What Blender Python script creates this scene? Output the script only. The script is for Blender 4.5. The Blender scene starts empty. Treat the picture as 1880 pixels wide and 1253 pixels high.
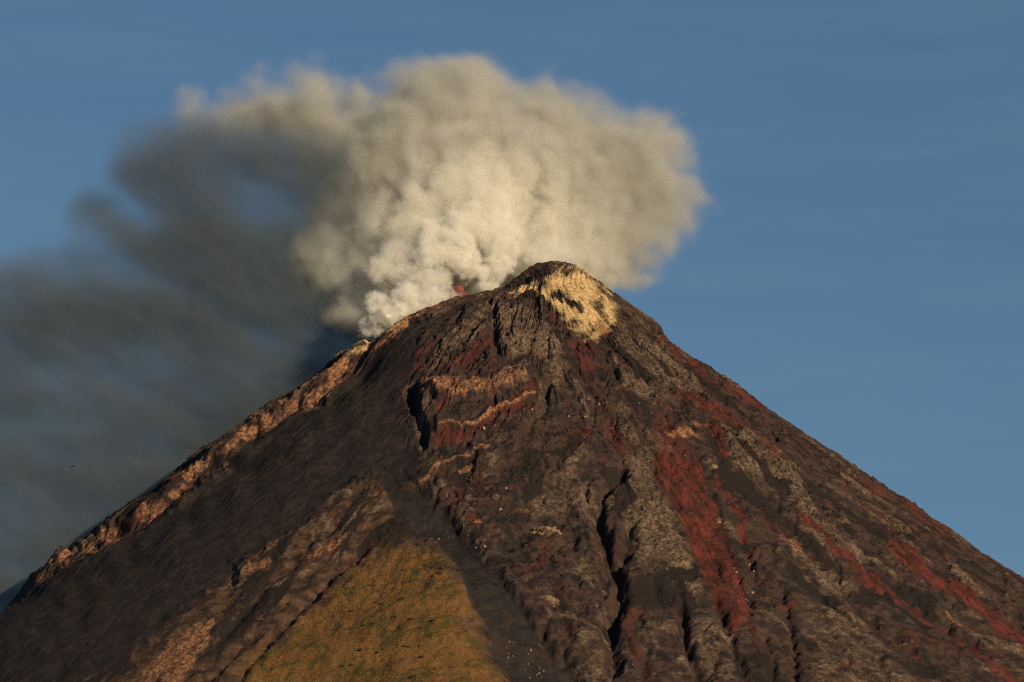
import bpy, math, time
import numpy as np

T0 = time.time()
scene = bpy.context.scene
R = math.radians

# ------------------------------------------------------------------ camera
# one metre on the mountain is about one image pixel: the volcano is seen from
# the plain, ten kilometres away, through a long lens tilted upwards
EYE = np.array((0.0, -10000.0, 120.0))
AIM = np.array((0.0, 0.0, 2300.0))
DIST = float(np.linalg.norm(AIM - EYE))
PITCH = math.atan2(AIM[2] - EYE[2], AIM[1] - EYE[1])
cam_d = bpy.data.cameras.new('camera')
cam = bpy.data.objects.new('camera', cam_d)
scene.collection.objects.link(cam)
cam.location = EYE
cam.rotation_euler = (R(90) + PITCH, 0, 0)
cam_d.sensor_width = 36.0
cam_d.lens = 36.0 * DIST / 1880.0
cam_d.clip_start = 1.0
cam_d.clip_end = 200000.0
scene.camera = cam

# ------------------------------------------------------------------ sky, sun
SUN_AZ = R(36)          # to the right of the line from the mountain to the eye
SUN_EL = R(13.5)
to_sun = np.array((math.sin(SUN_AZ) * math.cos(SUN_EL), -math.cos(SUN_AZ) * math.cos(SUN_EL), math.sin(SUN_EL)))
world = bpy.data.worlds.new('World')
scene.world = world
world.use_nodes = True
wn = world.node_tree.nodes
wl = world.node_tree.links
bg = wn['Background']
sky = wn.new('ShaderNodeTexSky')
sky.sky_type = 'NISHITA'
sky.sun_disc = False
sky.sun_elevation = SUN_EL
sky.sun_rotation = math.atan2(to_sun[0], to_sun[1])
sky.altitude = 100
sky.air_density = 1.0
sky.dust_density = 0.1
sky.ozone_density = 3.5
hsv = wn.new('ShaderNodeHueSaturation'); hsv.inputs['Saturation'].default_value = 1.03; hsv.inputs['Value'].default_value = 1.06
wl.new(sky.outputs[0], hsv.inputs['Color'])
# faint high cirrus: long thin streaks in the sky's own directions
tc = wn.new('ShaderNodeTexCoord'); mp = wn.new('ShaderNodeMapping'); mp.inputs['Scale'].default_value = (9.0, 9.0, 75.0); mp.inputs['Rotation'].default_value = (0, R(4), 0)
wl.new(tc.outputs['Generated'], mp.inputs['Vector'])
cn = wn.new('ShaderNodeTexNoise'); cn.inputs['Scale'].default_value = 1.6; cn.inputs['Detail'].default_value = 6.0; cn.inputs['Roughness'].default_value = 0.6
wl.new(mp.outputs[0], cn.inputs['Vector'])
cr = wn.new('ShaderNodeMapRange'); cr.inputs[1].default_value = 0.42; cr.inputs[2].default_value = 0.72; cr.inputs[3].default_value = 0.0; cr.inputs[4].default_value = 0.30
wl.new(cn.outputs[0], cr.inputs[0])
cm = wn.new('ShaderNodeMix'); cm.data_type = 'RGBA'; cm.inputs[7].default_value = (2.3, 4.2, 5.6, 1)
wl.new(cr.outputs[0], cm.inputs[0]); wl.new(hsv.outputs[0], cm.inputs[6])
wl.new(cm.outputs[2], bg.inputs['Color'])
bg.inputs["Strength"].default_value = 0.050

sun_d = bpy.data.lights.new('sun', 'SUN')
sun_d.energy = 4.9
sun_d.angle = R(0.5)
sun_d.color = (1.0, 0.80, 0.51)
sun = bpy.data.objects.new('sun', sun_d)
scene.collection.objects.link(sun)
from mathutils import Vector
sun.rotation_euler = Vector(-to_sun).to_track_quat('-Z', 'Y').to_euler()
sun.location = tuple(to_sun * 9000)

vs = scene.view_settings
vs.view_transform = 'Standard'
vs.look = 'None'
vs.gamma = 1.0
vs.use_curve_mapping = False
vs.exposure = 0.2

cy = scene.cycles
cy.use_denoising = False
cy.filter_width = 1.1
cy.volume_bounces = 6
cy.max_bounces = 8
cy.diffuse_bounces = 2
cy.transparent_max_bounces = 8
cy.volume_step_rate = 1.6
cy.volume_max_steps = 512

# ------------------------------------------------------------------ helpers
def link(o, parent=None):
    scene.collection.objects.link(o)
    if parent is not None:
        o.parent = parent
    return o


def tag(o, label=None, cat=None, group=None, kind=None):
    if label: o['label'] = label
    if cat: o['category'] = cat
    if group: o['group'] = group
    if kind: o['kind'] = kind
    return o


def mesh_from(name, verts, faces=None, quads=None, smooth=True):
    me = bpy.data.meshes.new(name)
    verts = np.asarray(verts, np.float32)
    if quads is None:
        me.from_pydata([tuple(map(float, v)) for v in verts], [], faces)
    else:
        nq = len(quads)
        me.vertices.add(len(verts)); me.vertices.foreach_set('co', verts.ravel())
        me.loops.add(nq * 4); me.loops.foreach_set('vertex_index', np.asarray(quads, np.int32).ravel())
        me.polygons.add(nq)
        me.polygons.foreach_set('loop_start', np.arange(0, nq * 4, 4, dtype=np.int32))
        me.update(calc_edges=True)
    me.polygons.foreach_set('use_smooth', np.full(len(me.polygons), smooth))
    me.update()
    return me


def hash3(ix, iy, iz, seed):
    h = (ix.astype(np.uint32) * np.uint32(374761393) + iy.astype(np.uint32) * np.uint32(668265263)
         + iz.astype(np.uint32) * np.uint32(2246822519) + np.uint32(seed * 3266489917 & 0xffffffff))
    h ^= h >> np.uint32(13); h *= np.uint32(1274126177); h ^= h >> np.uint32(16)
    h *= np.uint32(2654435761); h ^= h >> np.uint32(15)
    return h


def noise(x, y, z, seed=0):
    """gradient noise, about -1..1"""
    x = np.asarray(x, np.float32); y = np.asarray(y, np.float32); z = np.asarray(z, np.float32)
    x, y, z = np.broadcast_arrays(x, y, z)
    fx, fy, fz = np.floor(x), np.floor(y), np.floor(z)
    ix, iy, iz = fx.astype(np.int32), fy.astype(np.int32), fz.astype(np.int32)
    x = x - fx; y = y - fy; z = z - fz
    u = x * x * x * (x * (x * 6 - 15) + 10); v = y * y * y * (y * (y * 6 - 15) + 10); w = z * z * z * (z * (z * 6 - 15) + 10)
    out = np.zeros(x.shape, np.float32)
    for dx in (0, 1):
        wx = u if dx else 1 - u
        for dy in (0, 1):
            wxy = wx * (v if dy else 1 - v)
            for dz in (0, 1):
                h = hash3(ix + dx, iy + dy, iz + dz, seed)
                gx = (h & np.uint32(1023)).astype(np.float32) / 511.5 - 1
                gy = ((h >> np.uint32(10)) & np.uint32(1023)).astype(np.float32) / 511.5 - 1
                gz = ((h >> np.uint32(20)) & np.uint32(1023)).astype(np.float32) / 511.5 - 1
                out += wxy * (w if dz else 1 - w) * (gx * (x - dx) + gy * (y - dy) + gz * (z - dz))
    return out * 1.35


def fbm(x, y, z, octaves, seed=0, gain=0.5, lac=2.03):
    a, s, out = 1.0, 1.0, 0.0
    for k in range(octaves):
        out = out + a * noise(x * s, y * s, z * s, seed + k * 7)
        a *= gain; s *= lac
    return out


def ridged(x, y, z, octaves, seed=0, gain=0.5, lac=2.03):
    a, s, out, tot = 1.0, 1.0, 0.0, 0.0
    for k in range(octaves):
        out = out + a * (1 - 2 * np.abs(noise(x * s, y * s, z * s, seed + k * 7)))
        tot += a; a *= gain; s *= lac
    return out / tot


def sstep(a, b, x):
    t = np.clip((x - a) / (b - a), 0, 1)
    return t * t * (3 - 2 * t)


# image coordinates: (u, v) in pixels, projected through the camera, u to the right, v downwards
CP, SP = math.cos(PITCH), math.sin(PITCH)


def image_uv(x, y, z):
    dx, dy, dz = x - EYE[0], y - EYE[1], z - EYE[2]
    f = dy * CP + dz * SP
    up = -dy * SP + dz * CP
    return 940 + dx * DIST / f, 626 - up * DIST / f


def spot(u, v, y):
    """the point of the sight line through pixel (u, v) at depth y"""
    a, b = (u - 940) / DIST, (626 - v) / DIST
    d = np.array((a, CP - b * SP, SP + b * CP))
    t = (y - EYE[1]) / d[1]
    return EYE + d * t


def polyline_dist(u, v, pts):
    """distance to a polyline, signed side (positive to the right of its direction), parameter 0..1"""
    best = np.full(u.shape, 1e9, np.float32); side = np.zeros(u.shape, np.float32); par = np.zeros(u.shape, np.float32)
    n = len(pts) - 1
    for k in range(n):
        (x0, y0), (x1, y1) = pts[k], pts[k + 1]
        ex, ey = x1 - x0, y1 - y0
        t = np.clip(((u - x0) * ex + (v - y0) * ey) / (ex * ex + ey * ey), 0, 1)
        d = np.hypot(u - x0 - t * ex, v - y0 - t * ey)
        m = d < best
        best = np.where(m, d, best)
        side = np.where(m, np.sign(ex * (v - y0) - ey * (u - x0)), side)
        par = np.where(m, (k + t) / n, par)
    return best, side, par


def poly_sd(u, v, pts):
    """signed distance to a closed outline, positive inside"""
    inside = np.zeros(u.shape, bool)
    n = len(pts)
    for k in range(n):
        (x0, y0), (x1, y1) = pts[k], pts[(k + 1) % n]
        if y0 == y1:
            continue
        c = (v > min(y0, y1)) & (v <= max(y0, y1))
        xi = x0 + (v - y0) * (x1 - x0) / (y1 - y0)
        inside ^= c & (u < xi)
    d = polyline_dist(u, v, list(pts) + [pts[0]])[0]
    return np.where(inside, d, -d)


def blocks(x, y, size, seed):
    """angular ground: every cell of an irregular mosaic is a tilted slab of its own height"""
    x = x / size; y = y / size
    ix, iy = np.floor(x).astype(np.int32), np.floor(y).astype(np.int32)
    best = np.full(x.shape, 9.0, np.float32); h = np.zeros(x.shape, np.float32)
    for dx in (-1, 0, 1):
        for dy in (-1, 0, 1):
            k = hash3(ix + dx, iy + dy, np.zeros_like(ix), seed)
            px = ix + dx + (k & np.uint32(1023)).astype(np.float32) / 1023
            py = iy + dy + ((k >> np.uint32(10)) & np.uint32(1023)).astype(np.float32) / 1023
            k2 = hash3(ix + dx, iy + dy, np.ones_like(ix), seed + 3)
            r0, r1, r2 = [((k2 >> np.uint32(b)) & np.uint32(1023)).astype(np.float32) / 511.5 - 1 for b in (0, 10, 20)]
            d = (x - px) ** 2 + (y - py) ** 2
            m = d < best
            best = np.where(m, d, best)
            h = np.where(m, r0 + 0.8 * r1 * (x - px) + 0.8 * r2 * (y - py), h)
    return h


class N:
    """short hand for building a node tree"""
    def __init__(self, name):
        self.m = bpy.data.materials.new(name); self.m.use_nodes = True
        self.t = self.m.node_tree; self.t.nodes.clear()
        self.out = self.t.nodes.new('ShaderNodeOutputMaterial')

    def node(self, typ, **kw):
        n = self.t.nodes.new(typ)
        for k, v in kw.items():
            setattr(n, k, v)
        return n

    def put(self, sock, v):
        if isinstance(v, (int, float)): sock.default_value = v
        elif isinstance(v, (tuple, list)):
            sock.default_value = tuple(v) + ((1.0,) if len(v) == 3 and len(sock.default_value) == 4 else ())
        else: self.t.links.new(v, sock)

    def math(self, op, a, b=0.0, c=None, clamp=False):
        n = self.node('ShaderNodeMath', operation=op, use_clamp=clamp)
        self.put(n.inputs[0], a); self.put(n.inputs[1], b)
        if c is not None: self.put(n.inputs[2], c)
        return n.outputs[0]

    def mix(self, f, a, b):
        n = self.node('ShaderNodeMix', data_type='RGBA')
        self.put(n.inputs[0], f); self.put(n.inputs[6], a); self.put(n.inputs[7], b)
        return n.outputs[2]

    def noise(self, vec, scale, detail=4.0, rough=0.55, dist=0.0):
        n = self.node('ShaderNodeTexNoise')
        self.put(n.inputs['Vector'], vec)
        n.inputs['Scale'].default_value = scale; n.inputs['Detail'].default_value = detail
        n.inputs['Roughness'].default_value = rough; n.inputs['Distortion'].default_value = dist
        return n.outputs[0]

    def remap(self, v, a, b, c=0.0, d=1.0):
        n = self.node('ShaderNodeMapRange', interpolation_type='SMOOTHSTEP')
        self.put(n.inputs[0], v)
        for i, q in enumerate((a, b, c, d)): n.inputs[i + 1].default_value = q
        return n.outputs[0]

    def attr(self, name):
        return self.node('ShaderNodeAttribute', attribute_name=name)


# ------------------------------------------------------------------ the mountain
AX, AY = 60.0, 0.0                  # the axis of the cone
Z0 = lambda v: AIM[2] - 1.0235 * (v - 626.0)
# radius from the axis and height, down the western and the eastern skyline
PR_R = np.array([0, 30, 50, 80, 120, 180, 216, 224, 300, 380, 470, 560, 700, 800, 880, 1100], float)
PZ_R = np.array([2445.3, 2443.6, 2440.2, 2421.1, 2385.4, 2336.1, 2308.6, 2285.2, 2226.9, 2172.8, 2101.9, 2036.0, 1939.0, 1863.1, 1802.9, 1646.6])
PR_L = np.array([0, 15, 40, 70, 100, 150, 200, 230, 260, 320, 360, 390, 440, 520, 600, 668, 690, 800, 860, 960, 1000, 1150, 1220], float)
PZ_L = np.array([2445.3, 2442.4, 2427.2, 2399.3, 2378, 2362, 2348, 2338, 2321, 2284, 2264, 2246, 2196.7, 2142.4, 2080.0, 2034.6, 2006.1, 1932.0, 1881.4, 1812.2, 1771.6, 1667.6, 1621.5])
FAR_R = np.array([1500, 2000, 2700, 3600, 4800, 6500, 9000, 12000.])
FAR_Z = np.array([1370, 1060, 740, 460, 250, 90, 5, -8.])


def profile(r, pr, pz):
    return np.interp(r, np.concatenate((pr, FAR_R)), np.concatenate((pz, FAR_Z)))


def base_height(x, y):
    rx, ry = x - AX, y - AY
    r = np.hypot(rx, ry)
    c = rx / np.maximum(r, 1e-3)
    w = sstep(-1.0, 1.0, c)
    z = w * profile(r, PR_R, PZ_R) + (1 - w) * profile(r, PR_L, PZ_L)
    # the crater bowl behind the low western rim
    b = np.hypot((x + 118) / 1.3, y - 85)
    z = z - 55 * sstep(75, 25, b)
    return z
SMR = np.arange(0, 1500, 5.0)


def smooth_profile(pr, pz):
    f = profile(np.clip(SMR, 0, None), pr, pz)
    k = np.exp(-0.5 * (np.arange(-24, 25) * 5 / 42.0) ** 2); k /= k.sum()
    pad = np.concatenate((2 * f[0] - f[24:0:-1], f, 2 * f[-1] - f[-2:-26:-1]))
    return np.convolve(pad, k, 'valid')


SM_R, SM_L = smooth_profile(PR_R, PZ_R), smooth_profile(PR_L, PZ_L)


def base_height(x, y):
    """the plain cone: skyline detail on both sides, smoothed round the north face"""
    rx, ry = x - AX, y - AY
    r = np.hypot(rx, ry)
    c = rx / np.maximum(r, 1e-3)
    w = sstep(-1.0, 1.0, c)
    k = sstep(0.55, 0.93, np.abs(c)) + sstep(60, 20, r) - sstep(0.55, 0.93, np.abs(c)) * sstep(60, 20, r)
    k = np.where(r > 1400, 1.0, k)
    zr = k * profile(r, PR_R, PZ_R) + (1 - k) * np.interp(r, SMR, SM_R)
    zl = k * profile(r, PR_L, PZ_L) + (1 - k) * np.interp(r, SMR, SM_L)
    z = w * zr + (1 - w) * zl
    b = np.hypot((x + 118) / 1.3, y - 85)          # the crater bowl behind the low western rim
    return z - 55 * sstep(75, 25, b)


# ---- forms of the face, outlined in image pixels: cut gullies, raised steps, patches of ground
GULLIES = [  # line, depth, half width
    ([(1145, 838), (1135, 872), (1112, 915), (1101, 950), (1108, 990), (1125, 1022), (1140, 1055), (1140, 1100), (1124, 1150), (1130, 1220), (1120, 1270)], 32, 14),
    ([(1158, 962), (1150, 1000), (1145, 1040)], 24, 14),
    ([(1122, 1045), (1108, 1090), (1094, 1128)], 11, 7),
    ([(1188, 1072), (1215, 1098), (1244, 1112), (1252, 1160), (1268, 1205), (1280, 1230), (1296, 1270)], 22, 10),
    ([(1080, 880), (1072, 905), (1070, 935)], 12, 8),
    ([(1430, 1085), (1446, 1135), (1460, 1190), (1456, 1270)], 12, 7),
    ([(1398, 1165), (1420, 1210), (1416, 1270)], 10, 7),
    ([(1355, 985), (1368, 1020), (1382, 1045), (1388, 1090)], 14, 8),
    ([(1310, 1090), (1330, 1150), (1352, 1205), (1375, 1270)], 14, 9),
    ([(906, 552), (907, 590), (914, 636), (917, 668)], 17, 7),
    ([(902, 572), (880, 600), (855, 626), (840, 640)], 9, 7),
    ([(760, 700), (762, 740), (774, 795), (781, 838)], 15, 9),
    ([(1462, 880), (1500, 930), (1545, 978), (1600, 1030)], 9, 7),
    ([(1618, 1062), (1680, 1110), (1745, 1158), (1800, 1190)], 14, 8),
    ([(1270, 692), (1350, 762), (1450, 850), (1520, 892)], 9, 8),
    ([(1390, 880), (1440, 960), (1500, 1040), (1560, 1105), (1640, 1170), (1720, 1250)], 9, 9),
    ([(1560, 900), (1640, 985), (1740, 1060), (1840, 1130)], 7, 8),
    ([(945, 822), (975, 788), (1000, 748), (1008, 705)], 10, 7),
    ([(1085, 715), (1089, 760), (1090, 795)], 9, 6),
    ([(1002, 700), (1006, 745)], 10, 6),
    ([(480, 1160), (420, 1210), (380, 1250), (340, 1290)], 11, 9),
    ([(700, 985), (620, 1050), (545, 1125), (470, 1210), (420, 1270)], 12, 9),
    ([(640, 955), (560, 1010), (505, 1060), (455, 1120), (400, 1190)], 9, 10),
    ([(432, 1066), (418, 1076)], 14, 10),
    ([(725, 1125), (712, 1150), (735, 1160)], 5, 6),
    ([(985, 1150), (1012, 1190), (1035, 1215), (1075, 1262)], 16, 10),
    ([(960, 985), (930, 1010), (905, 1000)], 8, 8),
    ([(1010, 960), (1045, 985), (1060, 1020)], 7, 8),
    ([(600, 735), (575, 742), (560, 752)], 8, 8),
    ([(148, 1005), (138, 1018), (130, 1030)], 12, 8),
    ([(1165, 1120), (1185, 1180), (1180, 1260)], 7, 8),
    ([(1010, 1070), (1030, 1130), (1050, 1200)], 7, 9),
    ([(1500, 1090), (1560, 1160), (1640, 1262)], 8, 9),
    ([(975, 500), (950, 525), (932, 545)], 6, 8),
]
STEPS = [  # line, which side is high, height, how far the high side reaches, width of the face
    ([(776, 728), (801, 752), (851, 750), (909, 737), (963, 713), (990, 700)], -1, 17, 60, 5),
    ([(790, 814), (830, 808), (866, 800), (905, 772), (945, 750), (980, 732)], -1, 10, 28, 4),
    ([(764, 704), (770, 745), (781, 798), (788, 836)], -1, 18, 90, 3),
    ([(760, 900), (787, 880), (830, 853), (896, 828)], -1, 8, 30, 4),
    ([(745, 885), (795, 905), (860, 985), (930, 1070), (1000, 1180), (1060, 1262)], -1, 6, 60, 6),
    ([(1145, 840), (1106, 925), (1112, 985), (1142, 1045), (1142, 1100), (1128, 1150), (1130, 1225)], -1, 15, 55, 3),
    ([(955, 545), (1010, 572), (1036, 594), (1068, 608), (1115, 618)], -1, 5, 60, 4),
    ([(1232, 800), (1262, 805), (1290, 800)], -1, 6, 20, 4),
    ([(1203, 850), (1230, 935), (1262, 1000), (1300, 1085), (1330, 1140)], 1, 7, 40, 5),
    ([(1290, 860), (1325, 960), (1350, 1050), (1365, 1110)], -1, 8, 40, 5),
    ([(920, 650), (960, 662), (1000, 690), (1032, 668)], -1, 7, 40, 5),
    ([(1130, 690), (1180, 726), (1226, 738)], -1, 7, 40, 5),
    ([(1330, 790), (1345, 830), (1380, 858), (1430, 880), (1465, 930)], -1, 7, 50, 5),
    ([(846, 1120), (855, 1160), (890, 1200), (920, 1262)], 1, 7, 40, 6),
    ([(548, 1036), (600, 1022), (655, 988)], -1, 6, 30, 5),
    ([(436, 1062), (460, 1046), (500, 1044)], -1, 9, 30, 4),
]
WEST_EDGE = [(800, 575), (757, 596), (705, 640), (660, 680), (606, 728), (540, 762), (430, 850), (310, 938), (190, 1008), (100, 1063), (0, 1122), (-150, 1220)]
SPUR = [(738, 965), (770, 1040), (790, 1100), (800, 1180), (812, 1262), (820, 1400)]
ASH_WEST = [(765, 640), (742, 720), (755, 790), (735, 850), (650, 880), (560, 965), (440, 1040), (330, 1130), (215, 1215), (130, 1262), (-140, 1290), (-160, 1225), (0, 1122), (190, 1008), (310, 938), (430, 850), (540, 762), (606, 728), (705, 640), (757, 596), (800, 590)]
ASH_MID = [(690, 840), (745, 885), (795, 910), (865, 995), (925, 1065), (960, 1115), (1035, 1210), (1085, 1270), (965, 1270), (905, 1180), (858, 1100), (840, 1050), (800, 1005), (735, 955), (700, 905)]
ASH_NECK = [(735, 760), (760, 760), (775, 830), (790, 860), (760, 890), (690, 880), (690, 830)]
GRASS = [(752, 1010), (782, 1020), (815, 1042), (838, 1080), (850, 1120), (862, 1160), (890, 1205), (930, 1275), (990, 1400), (300, 1400), (400, 1280), (470, 1215), (530, 1165), (590, 1112), (655, 1055), (712, 1018)]
TAN_LOW = [(100, 1275), (190, 1230), (290, 1170), (380, 1105), (430, 1062), (470, 1025), (560, 972), (640, 905), (700, 890), (725, 955), (640, 1040), (560, 1110), (500, 1175), (420, 1275), (380, 1400), (20, 1400)]
PATCHES = [  # kind, outline, strength
    ('sulfur', [(995, 518), (1027, 504), (1042, 511), (1063, 498), (1081, 511), (1099, 536), (1131, 568), (1135, 590), (1117, 615), (1103, 611), (1067, 604), (1038, 590), (1013, 568), (991, 561), (981, 543), (999, 536)], 0.8),
    ('sulfur', [(955, 526), (973, 525), (977, 536), (959, 547), (952, 540)], 1),
    ('sulfur', [(690, 618), (722, 598), (735, 592), (738, 597), (700, 622), (660, 645), (640, 656), (632, 652)], 0.8),
    ('sulfur', [(1085, 500), (1104, 520), (1098, 524), (1078, 506)], 0.8),
    ('rust', [(747, 590), (757, 594), (735, 614), (715, 622), (722, 610)], .8),
    ('rust', [(1090, 596), (1120, 590), (1122, 625), (1100, 622)], 0.6),
    ('grey', [(905, 558), (950, 560), (1000, 598), (1030, 620), (1034, 655), (1018, 668), (985, 662), (950, 660), (922, 662), (915, 610)], 1),
    ('grey', [(1005, 690), (1022, 672), (1036, 668), (1037, 700), (1020, 720), (1008, 730)], 1),
    ('grey', [(1135, 600), (1175, 612), (1216, 640), (1262, 690), (1290, 722), (1250, 728), (1200, 690), (1150, 640)], 0.9),
    ('grey', [(1130, 690), (1160, 705), (1200, 705), (1226, 736), (1180, 728), (1140, 712)], 0.9),
    ('grey', [(770, 690), (820, 640), (870, 590), (895, 572), (890, 590), (850, 626), (812, 660), (785, 692)], 0.9),
    ('grey', [(1150, 838), (1200, 830), (1206, 900), (1232, 960), (1262, 1020), (1290, 1090), (1260, 1090), (1200, 1062), (1160, 1050), (1165, 980), (1118, 935), (1132, 885)], 0.9),
    ('grey', [(1332, 785), (1362, 800), (1420, 850), (1470, 905), (1520, 960), (1600, 1030), (1570, 1040), (1480, 950), (1425, 900), (1350, 870), (1338, 830)], 0.9),
    ('grey', [(1430, 985), (1470, 1010), (1500, 1030), (1570, 1090), (1540, 1100), (1480, 1060), (1445, 1015)], 0.8),
    ('grey', [(1270, 1110), (1310, 1150), (1340, 1200), (1360, 1262), (1300, 1262), (1275, 1190)], 0.5),
    ('grey', [(1470, 1100), (1560, 1120), (1640, 1200), (1700, 1275), (1500, 1275)], 0.45),
    ('grey', [(960, 930), (1030, 870), (1075, 900), (1040, 950), (980, 970)], 0.6),
    ('tan', [(940, 940), (985, 922), (990, 935), (955, 950)], 0.5),
    ('tan', [(1228, 798), (1260, 796), (1280, 802), (1262, 808), (1235, 806)], 1),
    ('tan', [(1240, 764), (1262, 768), (1255, 774), (1240, 770)], 0.8),
    ('tan', [(1262, 785), (1318, 776), (1320, 782), (1275, 790)], 0.6),
    ('tan', [(1432, 982), (1470, 1000), (1476, 1020), (1450, 1010)], 0.6),
    ('tan', [(776, 700), (800, 712), (830, 718), (880, 720), (960, 701), (964, 713), (909, 736), (851, 749), (801, 751), (778, 736)], 0.8),
    ('tan', [(602, 722), (602, 682), (622, 668), (640, 662), (634, 686), (610, 712), (583, 729)], 1),
    ('tan', [(530, 745), (565, 728), (572, 735), (545, 758), (528, 762)], 0.9),
    ('tan', [(395, 835), (440, 800), (500, 775), (495, 790), (440, 818), (405, 842)], 0.8),
    ('tan', [(60, 1050), (125, 1020), (138, 1022), (100, 1048), (55, 1060)], 0.8),
    ('tan', [(552, 1030), (600, 1010), (640, 990), (650, 985), (612, 1018), (572, 1036)], 0.9),
    ('tan', [(444, 1060), (460, 1044), (495, 1036), (490, 1046), (450, 1062)], 0.9),
    ('tan', [(743, 886), (756, 890), (772, 905), (764, 905)], 0.9),
    ('tan', [(250, 1262), (300, 1190), (360, 1150), (400, 1140), (385, 1180), (330, 1262)], 0.75),
    ('red', [(1201, 850), (1215, 845), (1250, 848), (1285, 858), (1301, 919), (1321, 959), (1341, 1007), (1353, 1047), (1361, 1099), (1390, 1175), (1400, 1205), (1366, 1151), (1345, 1175), (1329, 1135), (1301, 1083), (1277, 1039), (1261, 991), (1233, 939), (1209, 910)], 1),
    ('red', [(1190, 735), (1225, 760), (1270, 820), (1290, 862), (1203, 862), (1200, 800)], 0.55),
    ('red', [(794, 815), (851, 806), (887, 786), (923, 757), (973, 738), (970, 756), (923, 775), (880, 807), (851, 818), (800, 833)], 0.9),
    ('red', [(950, 735), (970, 715), (992, 702), (985, 722), (960, 740), (905, 765), (895, 765)], 0.8),
    ('red', [(1040, 640), (1080, 620), (1110, 640), (1100, 680), (1085, 720), (1075, 690), (1060, 660)], 0.55),
    ('red', [(780, 690), (830, 655), (880, 625), (912, 610), (910, 640), (870, 668), (830, 690), (800, 700)], 0.55),
    ('red', [(810, 690), (880, 668), (930, 672), (960, 690), (900, 715), (840, 712)], 0.35),
    ('red', [(860, 955), (880, 945), (890, 960), (872, 970)], 0.7),
    ('red', [(745, 755), (765, 758), (760, 775), (750, 785)], 0.7),
    ('red', [(180, 1002), (240, 965), (300, 925), (400, 862), (404, 872), (300, 940), (200, 1005)], 0.6),
    ('red', [(640, 690), (700, 640), (745, 598), (750, 602), (708, 645), (650, 695), (612, 722)], 0.5),
    ('dark', [(1140, 640), (1170, 660), (1212, 706), (1165, 702), (1135, 670)], 0.8),
    ('dark', [(1012, 544), (1030, 548), (1072, 570), (1066, 578), (1036, 562), (1014, 552)], 1),
    ('dark', [(1078, 552), (1100, 556), (1124, 580), (1118, 590), (1096, 578)], 0.55),
    ('sulfur', [(1018, 488), (1060, 490), (1090, 508), (1122, 545), (1140, 575), (1128, 575), (1098, 530), (1070, 506), (1030, 500)], 0.5),
    ('sulfur', [(940, 535), (960, 522), (985, 520), (990, 540), (965, 552), (945, 552)], 0.62),
    ('sulfur', [(1040, 600), (1080, 604), (1110, 612), (1095, 628), (1060, 618)], 0.5),
    ('dark', [(955, 545), (985, 548), (1000, 565), (985, 566), (962, 558)], 0.7),
    ('dark', [(1250, 740), (1275, 750), (1250, 790), (1232, 775)], 0.7),
    ('dark', [(1290, 790), (1318, 800), (1340, 850), (1352, 920), (1330, 900), (1310, 850)], 0.8),
    ('dark', [(1370, 890), (1420, 920), (1480, 985), (1560, 1060), (1520, 1050), (1440, 980), (1400, 960)], 0.7),
    ('dark', [(800, 575), (860, 556), (905, 548), (895, 572), (845, 610), (790, 640), (760, 650), (775, 605)], 0.5),
    ('dark', [(880, 690), (960, 662), (1010, 690), (990, 702), (920, 705)], 0.5),
]
RED_LINES = [([(1313, 886), (1341, 923), (1365, 959), (1366, 995)], 8, .9), ([(1301, 782), (1325, 802), (1333, 832)], 9, .8),
             ([(1471, 949), (1533, 1012), (1580, 1058), (1653, 1105), (1747, 1168), (1790, 1190)], 9, .9),
             ([(1643, 1009), (1700, 1056), (1773, 1100), (1825, 1147), (1890, 1205)], 15, 1), ([(1252, 730), (1304, 756), (1372, 793), (1434, 850)], 10, .6),
             ([(1585, 892), (1643, 923), (1747, 985)], 8, .6), ([(1795, 1212), (1860, 1262)], 11, .8), ([(1216, 632), (1260, 668), (1330, 712), (1400, 752)], 7, .7)]
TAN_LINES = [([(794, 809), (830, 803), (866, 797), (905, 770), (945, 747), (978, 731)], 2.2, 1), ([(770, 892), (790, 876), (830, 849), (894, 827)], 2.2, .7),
             ([(842, 864), (866, 855)], 4, .9), ([(1735, 1130), (1795, 1168)], 3, .6)]


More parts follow.
